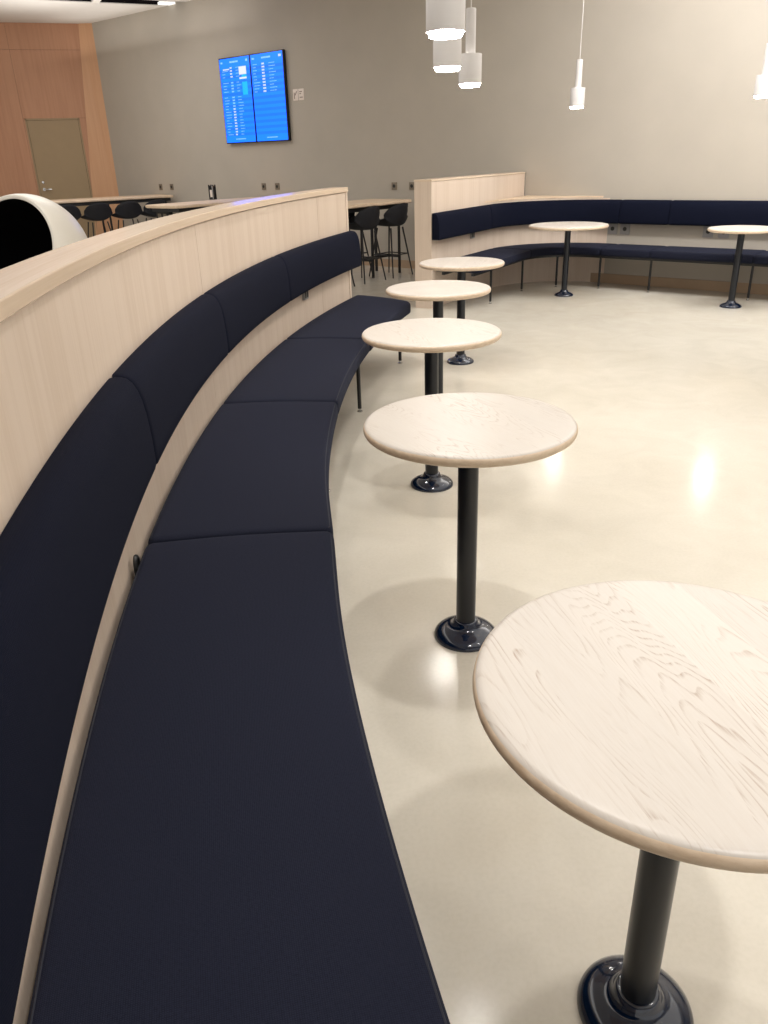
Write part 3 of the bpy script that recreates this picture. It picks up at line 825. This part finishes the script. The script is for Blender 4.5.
# ------------------------------------------------------------------ ball chair
BC = thing('ball_chair', 'white ball chair with black inside behind the near partition, left edge', 'chair', (-3.31, 7.82, 0))
RB, al = .55, math.radians(62); ri = .515
az, el = math.radians(252), math.radians(19)
Nn = Vector((math.cos(az)*math.cos(el), math.sin(az)*math.cos(el), math.sin(el)))
MB_ = Matrix.Translation((0, 0, .65))@Nn.to_track_quat('Z', 'Y').to_matrix().to_4x4()
bm = BM()
P = [(RB*math.sin(a), RB*math.cos(a)) for a in frange(PI, al, .06)]
P[0] = (0, -RB)
P += [((RB-.006)*math.sin(al-.012), (RB-.006)*math.cos(al-.012)), ((ri+.004)*math.sin(al-.012), (ri+.004)*math.cos(al-.012)), (ri*math.sin(al), ri*math.cos(al))]
add_lathe(bm, P, 96, MB_); obj('shell', bm, M_white, BC, True, 50)
bm = BM()
P = [((ri-.002)*math.sin(a), (ri-.002)*math.cos(a)) for a in frange(PI, al, .08)]; P[0] = (0, -ri+.002)
add_lathe(bm, P, 96, MB_); obj('lining', bm, M_lining, BC)
bm = BM(); add_lathe(bm, [(0, 0), (.33, 0), (.33, .012), (.1, .04), (.05, .08), (.05, .14), (0, .14)], 48); obj('pedestal', bm, M_white, BC)
bm = BM()
add_lathe(bm, [(0, -.4), (.3, -.4), (.36, -.36), (.36, -.3), (.3, -.27), (0, -.26)], 40, Matrix.Translation((0, 0, .65))); obj('seat_cushion', bm, M_lining, BC)

# ------------------------------------------------------------------ light
w = bpy.data.worlds.new('world'); sc.world = w; w.use_nodes = True
bg = w.node_tree.nodes['Background']; bg.inputs['Color'].default_value = (1.0, .965, .925, 1); bg.inputs['Strength'].default_value = .8
def area(loc, size, power, col=(1, .94, .85), target=None, sy=None):
    l = bpy.data.lights.new('fill_light', 'AREA'); l.energy = power; l.size = size; l.color = col  # added soft fill without a visible fixture
    if sy: l.shape = 'RECTANGLE'; l.size_y = sy
    o = bpy.data.objects.new('fill_light', l); COL.objects.link(o); o.location = loc
    if target: o.rotation_euler = (Vector(target)-Vector(loc)).to_track_quat('-Z', 'Y').to_euler()
    return o
def spot(loc, power, target, size=.12, angle=100, blend=.6, col=(1, .93, .83)):
    l = bpy.data.lights.new('ceiling_spot', 'SPOT'); l.energy = power; l.shadow_soft_size = size; l.spot_size = math.radians(angle); l.spot_blend = blend; l.color = col
    o = bpy.data.objects.new('ceiling_spot', l); COL.objects.link(o); o.location = loc
    o.rotation_euler = (Vector(target)-Vector(loc)).to_track_quat('-Z', 'Y').to_euler(); return o
WARM = (1, .972, .94)
area((3.5, 2.5, HC-.02), 6.0, 130, WARM, sy=8.0)
area((-3.6, 5.0, HC-.02), 3.0, 105, WARM, sy=8.0)
area((-4.4, 11.5, HC-.02), 3.0, 75, WARM, sy=3.0)
area((3.6, 6.6, HC-.02), 4.0, 110, WARM, sy=2.5)
p = W(-.3, 1.9, HC-.05); area(p, 7.0, 190, (.98, .98, 1), target=W(-.3, 0, 1.35), sy=.3)  # added wash to brighten the right part of the back wall
p = W(-11.6, .4, HC-.55); area(p, 4.0, 6, WARM, target=W(-11.6, .5, HC), sy=.3)  # unseen strip standing in for the cove glow at the wall top
p = W(-11.4, 1.8, HC-1.0); area(p, 3.0, 32, WARM, target=W(-11.4, 2.1, HC), sy=1.5)  # unseen floating uplight added to brighten the ceiling
for x, y, pw in ((.95, -.1, 165), (.42, 2.1, 115), (-.1, 3.4, 95), (.0, 4.6, 45), (-.4, 5.7, 90), (1.8, 8.0, 24), (3.6, 7.0, 40), (2.6, 4.6, 75), (2.4, 1.2, 60)):
    spot((x, y, HC-.03), pw, (x, y, 0), .08, 84, .7, WARM)
for (x, y) in ((.27, 3.18), (.38, 4.37), (.61, 5.40), (1.985, 8.40), (3.40, 7.58), (.3, 1.95), (.5, .9)):
    spot((x, y, LB-.01), 4, (x, y, 0), .06, 110, .8, WARM)

sc.view_settings.view_transform = 'Standard'
sc.view_settings.look = 'None'
sc.view_settings.exposure = 0.0
